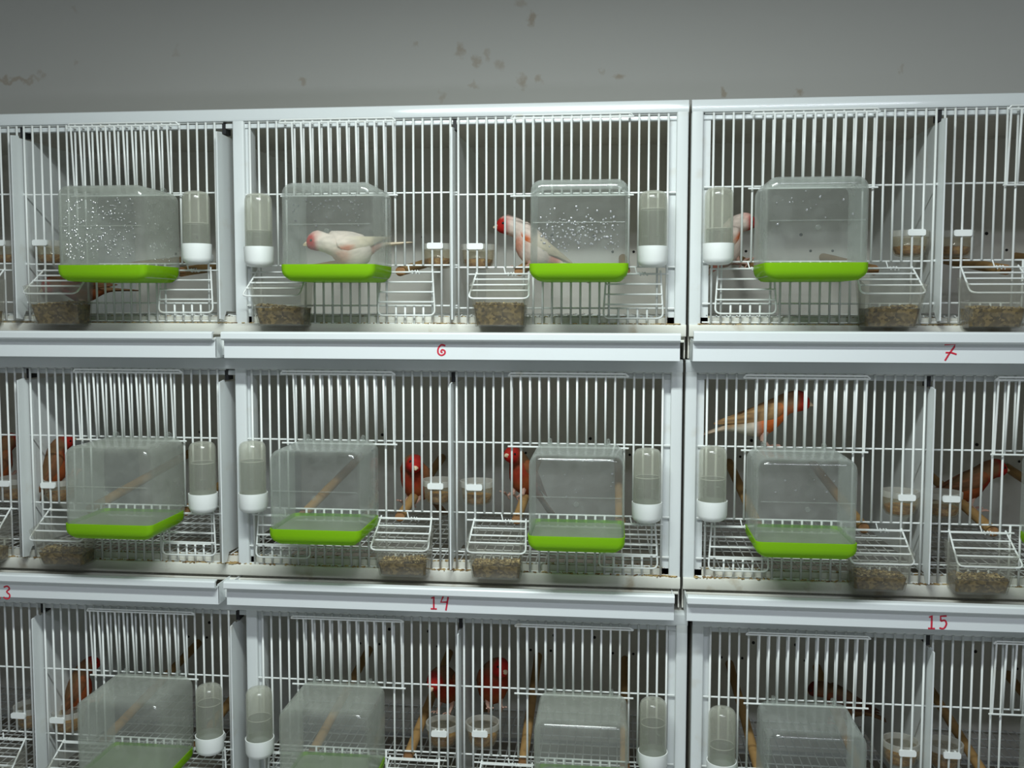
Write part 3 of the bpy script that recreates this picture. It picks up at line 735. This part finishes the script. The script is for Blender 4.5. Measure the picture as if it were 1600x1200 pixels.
    for s in (-1, 1):
        e = MB(); c = H((38.8, s*7.9, 19.6)); e.blob(c, .0016, .0016, .0016, 8, 6); e.build('eye', EYEM, root, smooth=True)
    if legs:
        for s in (-1, 1):
            l = MB(); l.tube([(-.006, s*.007, -.011), (-.010, s*.008, -.020), (-.003, s*.008, -.030)], .0016, 6, rs=[.0045,.0026,.0012])
            for d in (-.4, 0, .4): l.tube([(-.003, s*.008, -.030), (.004, s*.008+d*.006, -.0295), (.009, s*.008+d*.010, -.031)], .0009, 5)
            l.tube([(-.003, s*.008, -.030), (-.009, s*.008, -.031)], .0009, 5)
            l.build('leg', LEGM, root, smooth=True)
    return root
# yaw 0 faces right, 180 faces left, -90 faces the camera
bird('white canary with red face bathing inside the clear bath', (-.331,-.046,.2440), 222, -14, head_yaw=-28, head_pitch=6, kind='white', scale=1.08, fluff=1.28)
bird('white canary with red mask leaning left beside the drop speckled bath', (-.113,.055,.256), 196, 25, head_yaw=6, head_pitch=-26, kind='white', scale=1.12, fluff=1.2)
bird('pink white canary half hidden behind a drinker, top row', (.155,.09,.258), 20, 46, head_yaw=-25, head_pitch=-40, kind='white', scale=1.08, fluff=1.1)
bird('red headed canary feeding behind the seed feeder, top row left', (-.742,.045,.196), 200, -6, head_yaw=10, head_pitch=-20, kind='red', scale=.95)
bird('deep red canary at the left picture edge, middle row', (-.868,.055,-.050), 70, 48, head_pitch=-30, kind='red', scale=1.0)
bird('brown backed canary standing on a food cup, middle row left', (-.778,.045,-.047), 55, 56, head_yaw=-20, head_pitch=-30, kind='red', scale=.95, fluff=1.1)
bird('red faced canary on a perch looking at the camera, middle row', (-.277,.10,-.070), -112, 34, head_yaw=52, head_pitch=-30, kind='red', scale=1.15, fluff=1.2)
bird('red headed canary peeking out beside the bath, middle row', (-.126,.10,-.060), -128, 40, head_yaw=10, head_pitch=-28, kind='red', scale=1.08, fluff=1.1)
bird('orange breasted canary perched above the bath, middle row right', (.199,.028,.032), 0, 10, head_pitch=-14, kind='orange', scale=1.20)
bird('rusty canary in profile on a perch, right edge of middle row', (.489,.13,-.068), 6, 15, head_pitch=-14, kind='red', scale=1.12)
bird('rusty red canary behind the cloudy bath, bottom row left', (-.764,.065,-.378), 40, 52, head_pitch=-34, kind='red', scale=1.0, fluff=1.1)
bird('red headed canary bending over a food cup, bottom row left of divider', (-.231,.085,-.362), -100, 24, head_yaw=-12, head_pitch=-46, kind='red', scale=1.15, fluff=1.15)
bird('red faced canary standing over a food cup, bottom row right of divider', (-.163,.085,-.355), -75, 40, head_yaw=25, head_pitch=-34, kind='red', scale=1.15, fluff=1.2)
bird('dark backed canary turned away behind the bath, bottom row right', (.334,.19,-.403), 165, 10, head_pitch=-30, kind='dark', scale=1.0, fluff=1.25)

# ------------------------------------------------------------------ seed husks lying along the bottom rails
for row in (1,2,3):
    for side, xa, xb in (('left', -1.07, .082), ('right', .108, .66)):
        rnd = random.Random(row*5+len(side)); b = MB()
        for k in range(1100 if side == 'left' else 560):
            x = rnd.uniform(xa, xb)+DX[row]
            if rnd.random() < .35: x = rnd.choice((xb-.01, xa+.01, -.50, -.21, .39, .07))+rnd.gauss(0,.012)
            x = min(max(x, xa), xb)
            s = rnd.uniform(.0006,.0016)*(1.2 if row == 2 else 1)
            y = rnd.choice((rnd.uniform(-.0022,.004), rnd.uniform(-.0040,.004), rnd.uniform(.007,.019)))
            z = (BB-.0008 if y < .0055 else -.160) + s*.55
            rot = Matrix.Rotation(rnd.uniform(0,6.28), 3, 'Z')
            b.blob((x, y, z), s*2.0, s*.8, s*.6, 5, 3, rot)
        o = b.build('seed_husks', HUSK, None, (0,0,ZA[row]+ZO)); 
        tag(o, 'brown seed husks along the bottom rail of the %s row %s cage' % (ROWN[row], side), 'husks', 'husks on the cage rails', 'stuff')
